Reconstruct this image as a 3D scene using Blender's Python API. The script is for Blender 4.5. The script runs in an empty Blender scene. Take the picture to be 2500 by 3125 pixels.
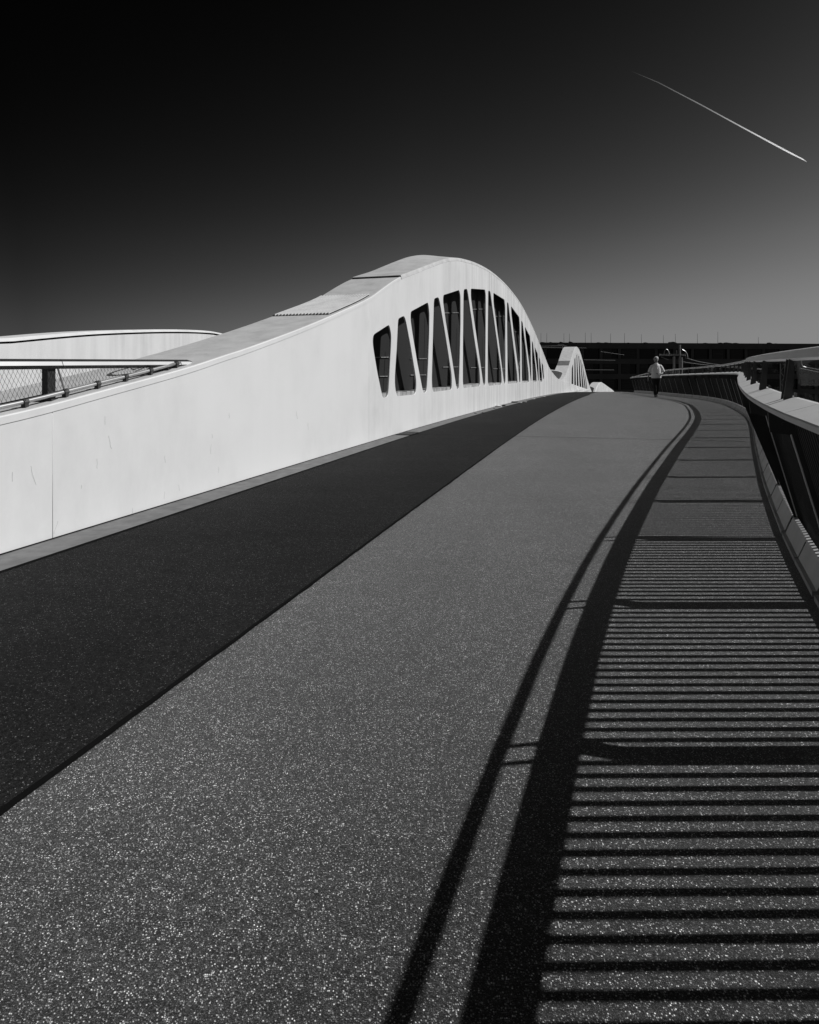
import bpy, bmesh, math, random
import numpy as np
from mathutils import Vector, Matrix
random.seed(7)
SC = bpy.context.scene
COL = SC.collection
R = math.radians
S = 0.87                       # metres per survey unit
EYE = 1.35                     # eye height in survey units

# ------------------------------------------------------------------ camera
cam = bpy.data.cameras.new('camera')
camo = bpy.data.objects.new('camera', cam); COL.objects.link(camo)
camo.location = (0, 0, S*EYE); camo.rotation_euler = (R(90), 0, 0)
cam.sensor_fit = 'VERTICAL'; cam.sensor_height = 36.0
cam.lens = 2000/3125*36.0
cam.shift_y = (1140-1562.5)/3125
cam.clip_start = 0.05; cam.clip_end = 20000
SC.camera = camo

# ------------------------------------------------------------------ light
SUN_TO = Vector((1.0, 0.10, 1.037)).normalized()
ELEV = math.asin(SUN_TO.z); AZ = math.atan2(SUN_TO.x, SUN_TO.y)
sun = bpy.data.lights.new('sun', 'SUN'); sun.energy = 3.9; sun.angle = R(0.53); sun.color = (1, 1, 1)
suno = bpy.data.objects.new('sun', sun); COL.objects.link(suno)
suno.rotation_euler = SUN_TO.to_track_quat('Z', 'Y').to_euler(); suno.location = (30, 0, 40)

W = bpy.data.worlds.new('World'); SC.world = W; W.use_nodes = True
nt = W.node_tree; nt.nodes.clear()
def N(t, typ, **kw):
    n = t.nodes.new(typ)
    for k, v in kw.items():
        setattr(n, k, v)
    return n
sky = N(nt, 'ShaderNodeTexSky', sky_type='NISHITA', sun_disc=False)
sky.sun_elevation = ELEV; sky.sun_rotation = AZ; sky.dust_density = 1.0; sky.air_density = 1.0
sep = N(nt, 'ShaderNodeSeparateColor')            # black and white film behind a red filter
nt.links.new(sky.outputs[0], sep.inputs[0])
def math_node(t, op, a, b=None, c=None, clamp=False):
    m = N(t, 'ShaderNodeMath', operation=op); m.use_clamp = clamp
    for i, x in enumerate((a, b, c)):
        if x is None: continue
        if isinstance(x, (int, float)): m.inputs[i].default_value = x
        else: t.links.new(x, m.inputs[i])
    return m.outputs[0]
SKY_POW, SKY_GAIN, SKY_CLAMP = 2.75, 0.0390, 2.7
v = math_node(nt, 'POWER', sep.outputs[0], SKY_POW)
v = math_node(nt, 'MULTIPLY', v, SKY_GAIN)
gm = N(nt, 'ShaderNodeTexCoord'); gx = N(nt, 'ShaderNodeSeparateXYZ'); nt.links.new(gm.outputs['Generated'], gx.inputs[0])
# a polarising filter darkens the sky to the left and higher up
pol = math_node(nt, 'ADD', 1.0, math_node(nt, 'MULTIPLY', gx.outputs[0], 1.55))
pol = math_node(nt, 'MAXIMUM', math_node(nt, 'MINIMUM', pol, 1.0), .22)
hi = math_node(nt, 'SUBTRACT', 1.35, math_node(nt, 'MULTIPLY', gx.outputs[2], 1.9))
hi = math_node(nt, 'MAXIMUM', math_node(nt, 'MINIMUM', hi, 1.0), .35)
v = math_node(nt, 'MULTIPLY', math_node(nt, 'MULTIPLY', v, pol), hi)
q = math_node(nt, 'DIVIDE', v, SKY_CLAMP)
v = math_node(nt, 'DIVIDE', v, math_node(nt, 'SQRT', math_node(nt, 'ADD', 1.0, math_node(nt, 'MULTIPLY', q, q))))
bg = N(nt, 'ShaderNodeBackground'); bg.inputs[1].default_value = 0.10
nt.links.new(v, bg.inputs[0])
wo = N(nt, 'ShaderNodeOutputWorld'); nt.links.new(bg.outputs[0], wo.inputs[0])

SC.view_settings.view_transform = 'Standard'; SC.view_settings.look = 'None'
SC.view_settings.exposure = 0.0; SC.view_settings.gamma = 1.0
SC.cycles.max_bounces = 6

# ------------------------------------------------------------------ survey of the ground
F, CX, HZ = 2000.0, 1250.0, 1140.0
def g0(Y):
    if Y < 10: return -1.2365-.011*(10-Y)
    if Y < 19: return -1.187-.00061*(19-Y)**2
    return -1.187-.0003*(Y-19)**2
def wall_x(Y):
    return -4.42+.318*Y+(.00067*(Y-45)**2 if Y > 45 else 0.0)
def yw_d(X, Y):
    Yw = (Y+.318*(X+4.42))/(1+.318**2)
    return Yw, (X-(-4.42+.318*Y))*.953
def zsd(Yw, d):
    t = min(max((Yw-4)/16, 0), 1); t = t*t*(3-2*t)
    return g0(Yw)+.012*t*max(d, 0)
def ground(X, Y):
    return zsd(*yw_d(X, Y))
def V(X, Y, Z):
    return Vector((S*X, S*Y, S*(Z+EYE)))
def bp_ground(px, py, zo=0.0):
    a, b = (px-CX)/F, (HZ-py)/F
    Y = .5
    while Y < 70:
        if b*Y < ground(a*Y, Y)+zo: break
        Y += .02
    return a*Y, Y
def bp_wall(px, py, off=0.0):
    """point on the wall plane (offset back by off): returns (station Y on the plane line, Z)"""
    a = (px-CX)/F
    k = -4.42-off*1.0493
    if off < 3 and k+(.318-a)*45 < 0:       # beyond the bend
        q = .00067; B = .318-a-90*q; C = 2025*q+k
        Y = (-B+math.sqrt(B*B-4*q*C))/(2*q)
    else:
        Y = k/(a-.318)
    return Y, (HZ-py)/F*Y
NB = Vector((-.953, .303))           # from the wall face towards the tracks
def wall_pt(Y, Z, w=0.0):
    """station Y on the wall line, height Z, depth w behind the face"""
    return V(wall_x(Y)+NB.x*w, Y+NB.y*w, Z)

# ------------------------------------------------------------------ object helpers
def props(o, label=None, cat=None, group=None, kind=None):
    if label: o['label'] = label
    if cat: o['category'] = cat
    if group: o['group'] = group
    if kind: o['kind'] = kind
    return o
def thing(name, label, cat, loc, group=None):
    o = bpy.data.objects.new(name, None); COL.objects.link(o)
    o.location = loc; o.empty_display_size = .2
    return props(o, label, cat, group)
def wloc(o):
    p = Vector((0, 0, 0))
    while o: p += o.location; o = o.parent
    return p
def obj_mesh(name, me, mat, parent=None, smooth=False):
    o = bpy.data.objects.new(name, me); COL.objects.link(o)
    if mat: me.materials.clear(); me.materials.append(mat)
    if parent:
        o.parent = parent
        me.transform(Matrix.Translation(-wloc(parent)))
    if smooth:
        for p in me.polygons: p.use_smooth = True
    return o
def obj(name, bm, mat, parent=None, smooth=False, normals=True):
    if normals: bmesh.ops.recalc_face_normals(bm, faces=bm.faces)
    me = bpy.data.meshes.new(name); bm.to_mesh(me); bm.free()
    return obj_mesh(name, me, mat, parent, smooth)
def newbm(): return bmesh.new()
def add_box(bm, c, s, rot=None):
    m = Matrix.Translation(c) @ (rot.to_4x4() if rot else Matrix()) @ Matrix.Diagonal((*s, 1))
    bmesh.ops.create_cube(bm, size=1, matrix=m)
def add_hexa(bm, p):
    """8 corners: bottom loop 0-3, top loop 4-7"""
    v = [bm.verts.new(q) for q in p]
    for f in ((3,2,1,0),(4,5,6,7),(0,1,5,4),(1,2,6,5),(2,3,7,6),(3,0,4,7)):
        bm.faces.new([v[i] for i in f])
def add_sweep(bm, rings, cap=True, closed=True):
    """rings: lists of Vectors of the same length, skinned in order"""
    vs = [[bm.verts.new(p) for p in r] for r in rings]
    n = len(vs[0])
    for a, b in zip(vs, vs[1:]):
        for i in range(n if closed else n-1):
            j = (i+1) % n
            bm.faces.new((a[i], a[j], b[j], b[i]))
    if cap and closed:
        bm.faces.new(list(reversed(vs[0]))); bm.faces.new(vs[-1])
def add_tube(bm, pts, r, n=6, cap=True):
    pts = [Vector(p) for p in pts]
    rings = []
    for i, p in enumerate(pts):
        t = (pts[min(i+1, len(pts)-1)]-pts[max(i-1, 0)]).normalized()
        up = Vector((0, 0, 1)) if abs(t.z) < .9 else Vector((1, 0, 0))
        a = t.cross(up).normalized(); b = a.cross(t)
        rr = r[i] if isinstance(r, (list, tuple)) else r
        rings.append([p+a*rr*math.cos(k/n*2*math.pi)+b*rr*math.sin(k/n*2*math.pi) for k in range(n)])
    add_sweep(bm, rings, cap)
def add_plate(bm, pts, vec):
    """planar polygon pushed along vec"""
    a = [bm.verts.new(p) for p in pts]; b = [bm.verts.new(Vector(p)+vec) for p in pts]
    n = len(a)
    f1 = bm.faces.new(a); f2 = bm.faces.new(list(reversed(b)))
    for i in range(n):
        j = (i+1) % n
        bm.faces.new((a[j], a[i], b[i], b[j]))
    bmesh.ops.triangulate(bm, faces=[f1, f2])

# ------------------------------------------------------------------ materials
def material(name, base=.5, rough=.6, metal=0.0, spec=.5):
    m = bpy.data.materials.new(name); m.use_nodes = True
    b = m.node_tree.nodes['Principled BSDF']
    b.inputs['Base Color'].default_value = (base, base, base, 1)
    b.inputs['Roughness'].default_value = rough; b.inputs['Metallic'].default_value = metal
    b.inputs['Specular IOR Level'].default_value = spec
    return m, m.node_tree, b
def coords(t, scale=(1, 1, 1), rot=(0, 0, 0)):
    g = N(t, 'ShaderNodeNewGeometry'); mp = N(t, 'ShaderNodeMapping')
    mp.inputs['Scale'].default_value = scale; mp.inputs['Rotation'].default_value = rot
    t.links.new(g.outputs['Position'], mp.inputs[0]); return mp.outputs[0]
def noise(t, vec, scale, detail=4, rough=.55):
    n = N(t, 'ShaderNodeTexNoise'); n.inputs['Scale'].default_value = scale
    n.inputs['Detail'].default_value = detail; n.inputs['Roughness'].default_value = rough
    t.links.new(vec, n.inputs['Vector']); return n.outputs[0]
def ramp(t, fac, stops):
    r = N(t, 'ShaderNodeValToRGB'); e = r.color_ramp.elements
    while len(e) < len(stops): e.new(.5)
    for x, (p, c) in zip(e, stops): x.position = p; x.color = (c, c, c, 1)
    t.links.new(fac, r.inputs[0]); return r.outputs[0]
def bump(t, b, h, dist, strength=1.0):
    n = N(t, 'ShaderNodeBump'); n.inputs['Strength'].default_value = strength
    n.inputs['Distance'].default_value = dist
    t.links.new(h, n.inputs['Height']); t.links.new(n.outputs[0], b.inputs['Normal'])
def mottled(name, lo, hi, scale=6, rough=.6, metal=0.0, stretch=(1, 1, 1), spec=.5, bmp=0.0):
    m, t, b = material(name, lo, rough, metal, spec)
    f = noise(t, coords(t, stretch), scale, 5)
    t.links.new(ramp(t, f, [(.3, lo), (.7, hi)]), b.inputs['Base Color'])
    if bmp: bump(t, b, f, bmp)
    return m

def make_white():
    """painted steel with faint vertical run-off stains and soft cloudy dirt"""
    m, t, b = material('white_paint', .78, .5)
    along = (.317, .948)
    c1 = coords(t, (4.3, 4.3, .22)); s1 = noise(t, c1, 1.0, 5, .6)
    c2 = coords(t, (.6, .6, .6)); s2 = noise(t, c2, 1.0, 4)
    c3 = coords(t, (1, 1, 1)); s3 = noise(t, c3, 35, 4)
    streak = ramp(t, s1, [(.42, 0.0), (.75, 1.0)])
    cloud = ramp(t, s2, [(.40, 0.0), (.70, 1.0)])
    # more run-off further along the truss, below the openings
    g = N(t, 'ShaderNodeNewGeometry'); sx = N(t, 'ShaderNodeSeparateXYZ'); t.links.new(g.outputs['Position'], sx.inputs[0])
    far = math_node(t, 'DIVIDE', math_node(t, 'SUBTRACT', sx.outputs[1], 10.0), 22.0, clamp=True)
    amt = math_node(t, 'ADD', .035, math_node(t, 'MULTIPLY', far, .85))
    k = math_node(t, 'MULTIPLY', streak, amt)
    k = math_node(t, 'ADD', k, math_node(t, 'MULTIPLY', math_node(t, 'MULTIPLY', cloud, .26), ramp(t, noise(t, coords(t, (5, 5, 2.2)), 1.0, 5, .65), [(.35, .35), (.65, 1.0)])))
    k = math_node(t, 'ADD', k, math_node(t, 'MULTIPLY', s3, .05), clamp=True)
    mx = N(t, 'ShaderNodeMix', data_type='RGBA')
    t.links.new(k, mx.inputs[0]); mx.inputs[6].default_value = (.80, .80, .80, 1); mx.inputs[7].default_value = (.33, .33, .33, 1)
    t.links.new(mx.outputs[2], b.inputs['Base Color'])
    h = noise(t, coords(t, (1, 1, 1)), 2.2, 3)
    bump(t, b, h, .006, .5)
    return m
def make_top():
    m, t, b = material('weathered_white_paint', .5, .6)
    c1 = coords(t, (3, 3, 3)); s1 = noise(t, c1, 1.2, 6, .65)
    c2 = coords(t, (1, 1, 1)); s2 = noise(t, c2, 30, 3)
    v = math_node(t, 'ADD', math_node(t, 'MULTIPLY', s1, .8), math_node(t, 'MULTIPLY', s2, .2))
    t.links.new(ramp(t, v, [(.30, .42), (.5, .54), (.75, .66)]), b.inputs['Base Color'])
    return m
def make_grit(name, binder, stone, spark, scale, cover, sheen=0.0, rough=.9, spec=.2, sheen_rough=.35):
    """exposed aggregate: pale chips of several sizes in a darker binder"""
    m, t, b = material(name, .1, rough, 0, spec)
    c = coords(t)
    # warp a little so chips are angular and not round
    vo = N(t, 'ShaderNodeTexVoronoi', feature='F1'); vo.inputs['Scale'].default_value = scale; vo.inputs['Randomness'].default_value = 1
    t.links.new(c, vo.inputs['Vector'])
    sepc = N(t, 'ShaderNodeSeparateColor'); t.links.new(vo.outputs['Color'], sepc.inputs[0])
    chip = math_node(t, 'GREATER_THAN', sepc.outputs[0], 1-cover)
    tone = math_node(t, 'POWER', sepc.outputs[1], 2.4)
    edge = ramp(t, math_node(t, 'MULTIPLY', vo.outputs['Distance'], 1.0), [(.25, 1.0), (.55, 0.0)])
    chip = math_node(t, 'MULTIPLY', chip, edge)
    v2 = N(t, 'ShaderNodeTexVoronoi', feature='F1'); v2.inputs['Scale'].default_value = scale*2.1; t.links.new(c, v2.inputs['Vector'])
    sp2 = N(t, 'ShaderNodeSeparateColor'); t.links.new(v2.outputs['Color'], sp2.inputs[0])
    fine = math_node(t, 'POWER', sp2.outputs[2], 3.0)
    big = ramp(t, noise(t, coords(t, (.9, .35, 1), (0, 0, R(18))), .9, 6, .6), [(.3, .72), (.7, 1.22)])
    mid = ramp(t, noise(t, coords(t, (1, 1, 1)), 60, 2, .7), [(.36, .55), (.64, 1.45)])
    mid = math_node(t, 'MULTIPLY', mid, ramp(t, noise(t, coords(t, (1, 1, 1)), 13, 4, .65), [(.3, .78), (.7, 1.22)]))
    v3 = N(t, 'ShaderNodeTexVoronoi', feature='F1'); v3.inputs['Scale'].default_value = scale*.42; t.links.new(c, v3.inputs['Vector'])
    sp3 = N(t, 'ShaderNodeSeparateColor'); t.links.new(v3.outputs['Color'], sp3.inputs[0])
    lump = math_node(t, 'MULTIPLY', math_node(t, 'GREATER_THAN', sp3.outputs[0], .93), ramp(t, v3.outputs['Distance'], [(.12, 1.0), (.34, 0.0)]))
    lump = math_node(t, 'MULTIPLY', lump, sp3.outputs[1])
    val = math_node(t, 'ADD', binder, math_node(t, 'MULTIPLY', fine, spark))
    val = math_node(t, 'ADD', val, math_node(t, 'MULTIPLY', math_node(t, 'ADD', math_node(t, 'MULTIPLY', chip, tone), math_node(t, 'MULTIPLY', lump, .8)), stone))
    val = math_node(t, 'MULTIPLY', math_node(t, 'MULTIPLY', val, big), mid)
    wv = ramp(t, noise(t, coords(t, (.35, 2.2, 1), (0, 0, R(18))), 1.0, 5), [(.3, .84), (.7, 1.14)])
    val = math_node(t, 'MULTIPLY', val, wv)
    t.links.new(val, b.inputs['Base Color'])
    hgt = math_node(t, 'ADD', chip, math_node(t, 'MULTIPLY', fine, .5))
    bump(t, b, hgt, .0025, .7)
    if sheen:
        b.inputs['Sheen Weight'].default_value = sheen; b.inputs['Sheen Roughness'].default_value = sheen_rough
        b.inputs['Sheen Tint'].default_value = (1, 1, 1, 1)
    return m
M_WHITE = make_white(); M_TOP = make_top()
M_PATH = make_grit('pale_aggregate', .008, 1.0, .07, 270, .42, .36, sheen_rough=.45)
M_ASPH = make_grit('dark_asphalt', .0065, .26, .018, 240, .12, .035, spec=.08, sheen_rough=.3)
M_GUT = mottled('gutter_concrete', .10, .17, 9, .8)
M_SEAM = material('black_sealant', .005, .9, 0, .05)[0]
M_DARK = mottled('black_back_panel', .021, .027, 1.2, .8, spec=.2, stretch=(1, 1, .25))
M_DECK = mottled('deck_concrete', .10, .16, 2, .9)
M_STEEL = mottled('dark_painted_steel', .020, .034, 4, .45)
M_CAP = mottled('brushed_cap_metal', .54, .62, 3, .45, .0)
M_UPPER = mottled('bright_rail_metal', .70, .78, 3, .45)
M_KERB = mottled('kerb_sheet_metal', .34, .44, 5, .5)
M_GALV = mottled('galvanised_steel', .35, .45, 12, .4, .6)
M_RAILCAP = mottled('grey_rail_metal', .66, .74, 5, .38, .25)
M_WIREG = material('dull_wire', .30, .7)[0]
M_WIRE = material('steel_wire', .06, .5, .5)[0]
M_FACADE = mottled('dark_facade', .085, .115, .5, .7, spec=.2)
M_BLIND = mottled('dark_louvre_blind', .03, .06, .4, .6, stretch=(1, 1, 12), spec=.2)
M_WIN = material('dark_window_glass', .006, .25, 0, .2)[0]
M_GND = mottled('ballast_ground', .025, .05, .4, .95, spec=.1)
M_LEDGE = mottled('stained_ledge', .18, .55, 9, .8, stretch=(1, 1, .2))
def make_glass():
    m = bpy.data.materials.new('clear_glass'); m.use_nodes = True; t = m.node_tree; t.nodes.clear()
    tr = N(t, 'ShaderNodeBsdfTransparent'); tr.inputs[0].default_value = (.97, .97, .97, 1)
    gl = N(t, 'ShaderNodeBsdfGlossy'); gl.inputs['Roughness'].default_value = .02
    fr = N(t, 'ShaderNodeLayerWeight'); fr.inputs[0].default_value = .5
    fz = math_node(t, 'ADD', .015, math_node(t, 'MULTIPLY', math_node(t, 'POWER', fr.outputs['Facing'], 5.0), .02))
    mx = N(t, 'ShaderNodeMixShader'); o = N(t, 'ShaderNodeOutputMaterial')
    t.links.new(fz, mx.inputs[0]); t.links.new(tr.outputs[0], mx.inputs[1]); t.links.new(gl.outputs[0], mx.inputs[2])
    t.links.new(mx.outputs[0], o.inputs[0]); return m
M_GLASS = make_glass()

# ------------------------------------------------------------------ plan lines
def arr(l): return np.array(l, float)
KERB = arr([(2.14,3.44),(2.27,3.74),(2.83,5.03),(3.44,6.32),(3.91,7.31),(4.66,8.82),(5.59,10.69),(6.6,12.66),(7.56,14.59),(8.49,16.56),(9.83,19.8),(11.17,23.3),(12.23,26.79),(12.91,29.85),(13.41,32.71),(14.78,39.37),(16.6,48.18)])
d0 = KERB[2]-KERB[0]; d0 /= np.hypot(*d0)
dz = KERB[-1]-KERB[-3]; dz /= np.hypot(*dz)
KERB = np.vstack([(-.46, -4.0), (.22, -2.0), (.90, 0.0), (1.055, .45), (1.385, 1.4), (1.737, 2.4), KERB, KERB[-1]+dz*30])
def resample(P, step, smooth=0):
    s = np.r_[0, np.cumsum(np.hypot(*np.diff(P, axis=0).T))]
    q = np.arange(0, s[-1], step)
    Q = np.c_[np.interp(q, s, P[:, 0]), np.interp(q, s, P[:, 1])]
    if smooth:
        k = np.hanning(2*smooth+1)+1e-6; k /= k.sum()
        E0 = Q[0]+(Q[0]-Q[1])*np.arange(smooth, 0, -1)[:, None]
        E1 = Q[-1]+(Q[-1]-Q[-2])*np.arange(1, smooth+1)[:, None]
        A = np.vstack([E0, Q, E1])
        Q = np.c_[np.convolve(A[:, 0], k, 'valid'), np.convolve(A[:, 1], k, 'valid')]
    return Q
KL = resample(KERB, .05, 26)
KS = np.r_[0, np.cumsum(np.hypot(*np.diff(KL, axis=0).T))]
KT = np.gradient(KL, axis=0); KT /= np.hypot(KT[:, 0], KT[:, 1])[:, None]
def rail(s, w=0.0, z=0.0):
    """point by the right-hand railing: s along the kerb, w outwards, z above the path"""
    x, y = np.interp(s, KS, KL[:, 0]), np.interp(s, KS, KL[:, 1])
    tx, ty = np.interp(s, KS, KT[:, 0]), np.interp(s, KS, KT[:, 1])
    g = ground(x, y)
    return V(x+ty*w, y-tx*w, g+z)
S_POST0 = float(np.interp(3.755, KL[:, 1], KS))      # the post beside the first cap joint in view
S_END = float(np.interp(48.0, KL[:, 1], KS))
BAY = 1.51

EDGE = arr([bp_ground(*p) for p in [(0,2488),(464,2156),(927,1811),(1159,1637),(1449,1413),(1637,1284.5),(1675,1262),(1736,1233),(1780,1213),(1800,1204.5)]])
EDGE_SD = arr([yw_d(*p) for p in EDGE])
KERB_SD = arr([yw_d(*p) for p in KL])
def d_edge(s):
    if s > EDGE_SD[-1, 0]: return float(EDGE_SD[-3:, 1].mean())
    c = np.polyfit(EDGE_SD[:, 0], EDGE_SD[:, 1], 2)
    return float(np.polyval(c, s)) if s > EDGE_SD[0, 0] else float(np.polyval(c, EDGE_SD[0, 0]))
def d_kerb(s):
    o = np.argsort(KERB_SD[:, 0])
    return float(np.interp(s, KERB_SD[o, 0], KERB_SD[o, 1]))
def sd_pt(s, d, dz=0.0):
    return V(wall_x(s)+.953*d, s-.303*d, zsd(s, d)+dz)
STA = [-5+.5*i for i in range(0, 60)]+[25+1.0*i for i in range(0, 96)]
def strip(name, fa, fb, n, mat, dz=0.0, sta=STA, **kw):
    bm = newbm(); rows = []
    for s in sta:
        a, b = fa(s), fb(s)
        rows.append([bm.verts.new(sd_pt(s, a+(b-a)*i/n, dz)) for i in range(n+1)])
    for r0, r1 in zip(rows, rows[1:]):
        for i in range(n): bm.faces.new((r0[i], r0[i+1], r1[i+1], r1[i]))
    for f in bm.faces: f.smooth = True
    o = obj(name, bm, mat); o['kind'] = 'structure'
    for k, v_ in kw.items(): o[k] = v_
    return o
GUT = .37
strip('gutter', lambda s: -.02, lambda s: GUT, 2, M_GUT)
strip('roadway', lambda s: GUT, d_edge, 6, M_ASPH)
strip('footpath', d_edge, lambda s: d_kerb(s)+.08, 12, M_PATH)
strip('gutter_seam', lambda s: GUT-.016, lambda s: GUT+.016, 1, M_SEAM, .005)
strip('wall_seam', lambda s: -.01, lambda s: .022, 1, M_SEAM, .005)
FINE = [-3+.12*i for i in range(0, 260)]+[28.2+.6*i for i in range(0, 120)]
jit = random.Random(3)
strip('path_seam', lambda s: d_edge(s)-.014-jit.random()*.006, lambda s: d_edge(s)+.008+jit.random()*.008, 1, M_SEAM, .006, FINE)
sj = yw_d(*bp_ground(1440, 1330))[0]
strip('expansion_joint', lambda s: GUT+.03, lambda s: d_kerb(s)-.1, 6, M_SEAM, .009, [sj-.012, sj+.012])
# deck slab under the path
bm = newbm()
rows = []
for s in STA:
    dk = d_kerb(s)
    rows.append([sd_pt(s, -.02, -.03), sd_pt(s, dk+.5, -.03), sd_pt(s, dk+.2, -.7), sd_pt(s, .3, -1.1), sd_pt(s, -.02, -1.1)])
add_sweep(bm, rows)
obj('bridge_deck', bm, M_DECK)['kind'] = 'structure'
# far ground and the tram deck
bm = newbm(); bmesh.ops.create_grid(bm, x_segments=4, y_segments=4, size=6000, matrix=Matrix.Translation((0, 0, -8.5)))
obj('ground', bm, M_GND)['kind'] = 'structure'
bm = newbm(); rows = []
for s in STA:
    a, b = V(wall_x(s)+NB.x*1.32, s+NB.y*1.32, g0(s)-.4), V(wall_x(s)+NB.x*9.4, s+NB.y*9.4, g0(s)-.4)
    rows.append([a, b, b+Vector((0, 0, -.8)), a+Vector((0, 0, -.8))])
add_sweep(bm, rows)
obj('tram_deck', bm, M_DECK)['kind'] = 'structure'

# ------------------------------------------------------------------ the white truss girder
def interp_tab(tab):
    a = arr(tab); a = a[np.argsort(a[:, 0])]
    return lambda y: float(np.interp(y, a[:, 0], a[:, 1]))
RIDGE_PX = [(0,1297),(150,1260),(325,1210),(430,1181),(584,1137),(700,1096),(733,1086),(833,1049),(928,1012),(1024,970),(1128,922),(1170,889),(1202,866),(1224,853),(1266,837),(1307,820),(1349,804),(1370,797.5),(1398,796),(1419,800),(1450,808.5),(1485,825),(1513,844),(1544,872),(1572,905),(1593,935),(1613.5,974),(1632,1013),(1643,1040),(1656,1071),(1665,1095),(1678,1129),(1696,1152),(1704,1160),(1712,1163.5),(1719,1161),(1725,1154),(1730,1140),(1739,1116),(1746,1090),(1752,1069),(1756,1062),(1760,1060.5),(1764,1063),(1769,1070),(1774,1084),(1783,1117),(1791,1152),(1800,1180),(1806,1197)]
RIDGE = [bp_wall(*p) for p in RIDGE_PX]
def chaikin(P, n=2):
    for _ in range(n):
        Q = [P[0]]
        for a, b in zip(P, P[1:]):
            Q += [(a[0]*.75+b[0]*.25, a[1]*.75+b[1]*.25), (a[0]*.25+b[0]*.75, a[1]*.25+b[1]*.75)]
        P = Q+[P[-1]]
    return P
sl = (RIDGE[2][1]-RIDGE[0][1])/(RIDGE[2][0]-RIDGE[0][0])
RIDGE = [(-5.0, RIDGE[0][1]-sl*(RIDGE[0][0]+5)*.35), (1.0, RIDGE[0][1]-sl*(RIDGE[0][0]-1)*.8)]+RIDGE
RIDGE.append((RIDGE[-1][0]+6, RIDGE[-1][1]-1.2))
RIDGE = chaikin(RIDGE, 2)
ridge = interp_tab(RIDGE)
YEND = RIDGE[-1][0]
def fillet(P, r=.09):
    out = []; n = len(P)
    for i in range(n):
        p = Vector(P[i]); a = Vector(P[i-1])-p; b = Vector(P[(i+1) % n])-p
        ra = min(r, a.length*.45); rb = min(r, b.length*.45)
        q0 = p+a.normalized()*ra; q1 = p+b.normalized()*rb
        for t in (0, .33, .67, 1):
            out.append(tuple(q0*(1-t)**2+p*2*t*(1-t)+q1*t*t))
    return out
def plate2d(name, outline, holes, w0, w1, mat, parent, bevel=.0):
    """flat plate with openings, outline and holes in (station, height); w0..w1 is its depth behind the face"""
    cu = bpy.data.curves.new(name, 'CURVE'); cu.dimensions = '2D'; cu.fill_mode = 'BOTH'
    cu.extrude = .5
    for poly in [outline]+holes:
        sp = cu.splines.new('POLY'); sp.points.add(len(poly)-1); sp.use_cyclic_u = True
        for q, p in zip(sp.points, poly): q.co = (p[0], p[1], 0, 1)
    co = bpy.data.objects.new(name, cu); COL.objects.link(co)
    dg = bpy.context.evaluated_depsgraph_get()
    me = bpy.data.meshes.new_from_object(co.evaluated_get(dg))
    bpy.data.objects.remove(co); bpy.data.curves.remove(cu)
    for v_ in me.vertices:
        y, z, e = v_.co; w = w0 if e > 0 else w1
        v_.co = wall_pt(y, z, w)
    bm = newbm(); bm.from_mesh(me)
    bmesh.ops.remove_doubles(bm, verts=bm.verts, dist=.0004)
    bmesh.ops.recalc_face_normals(bm, faces=bm.faces); bm.to_mesh(me); bm.free()
    return obj_mesh(name, me, mat, parent)
girder = thing('truss_girder', 'long white wave shaped truss girder with slanted dark openings beside the dark asphalt strip', 'bridge girder', wall_pt(12.0, g0(12)))
Z3 = lambda x, y: bp_wall(1100+x/2.875, 850+y/2.875)
WIN = [
 [(110,520),(118,490),(248,406),(258,420),(273,500),(270,600),(262,740),(248,1000),(238,1043),(198,1047),(188,1010),(150,830),(120,650),(109,570)],
 [(335,350),(385,325),(400,370),(440,580),(487,860),(493,930),(488,1000),(478,1018),(325,1034),(312,1005),(303,930),(303,850),(320,600),(330,380)],
 [(445,288),(595,207),(607,310),(605,500),(595,770),(585,960),(578,1003),(555,1007),(545,970),(500,740),(460,500),(441,370),(441,310)],
 [(650,175),(685,162),(697,200),(740,450),(800,830),(804,900),(803,968),(795,977),(640,996),(630,960),(627,880),(637,500),(645,200)],
 [(728,145),(868,100),(879,150),(880,400),(872,750),(865,960),(862,970),(848,972),(840,940),(800,680),(750,380),(725,200)],
 [(908,95),(937,90),(945,130),(1000,520),(1045,800),(1052,900),(1048,945),(905,964),(899,900),(900,600),(905,150)],
 [(969,88),(1095,97),(1101,150),(1100,500),(1097,920),(1092,945),(1085,947),(1078,925),(1050,720),(1000,380),(970,170)],
 [(1122,106),(1140,110),(1148,170),(1190,480),(1238,820),(1241,910),(1237,932),(1124,942),(1118,900),(1118,500)],
 [(1167,124),(1265,185),(1272,260),(1274,900),(1270,930),(1264,930),(1255,880),(1215,560),(1168,210)],
 [(1287,205),(1299,217),(1340,560),(1375,830),(1380,915),(1296,926),(1292,880),(1287,400)],
 [(1322,240),(1395,340),(1400,420),(1403,700),(1403,910),(1400,918),(1395,918),(1385,790),(1350,520),(1325,310)],
 [(1412,366),(1424,385),(1460,680),(1477,830),(1479,910),(1422,916),(1418,880),(1413,500)],
 [(1443,420),(1488,505),(1494,580),(1499,800),(1501,905),(1496,905),(1482,760),(1450,510)],
 [(1505,543),(1514,565),(1540,780),(1546,850),(1547,907),(1513,912),(1507,700)],
 [(1530,598),(1556,660),(1563,780),(1566,900),(1561,903),(1550,800),(1535,670)],
 [(1567,688),(1576,705),(1592,830),(1595,905),(1577,909),(1570,800)],
 [(1590,735),(1603,760),(1611,860),(1611,888),(1605,890),(1595,800)]]
WINU = [[Z3(*p) for p in w] for w in WIN]
Z5 = lambda x, y: bp_wall(1650+x/6.9, 1000+y/6.9)
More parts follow.
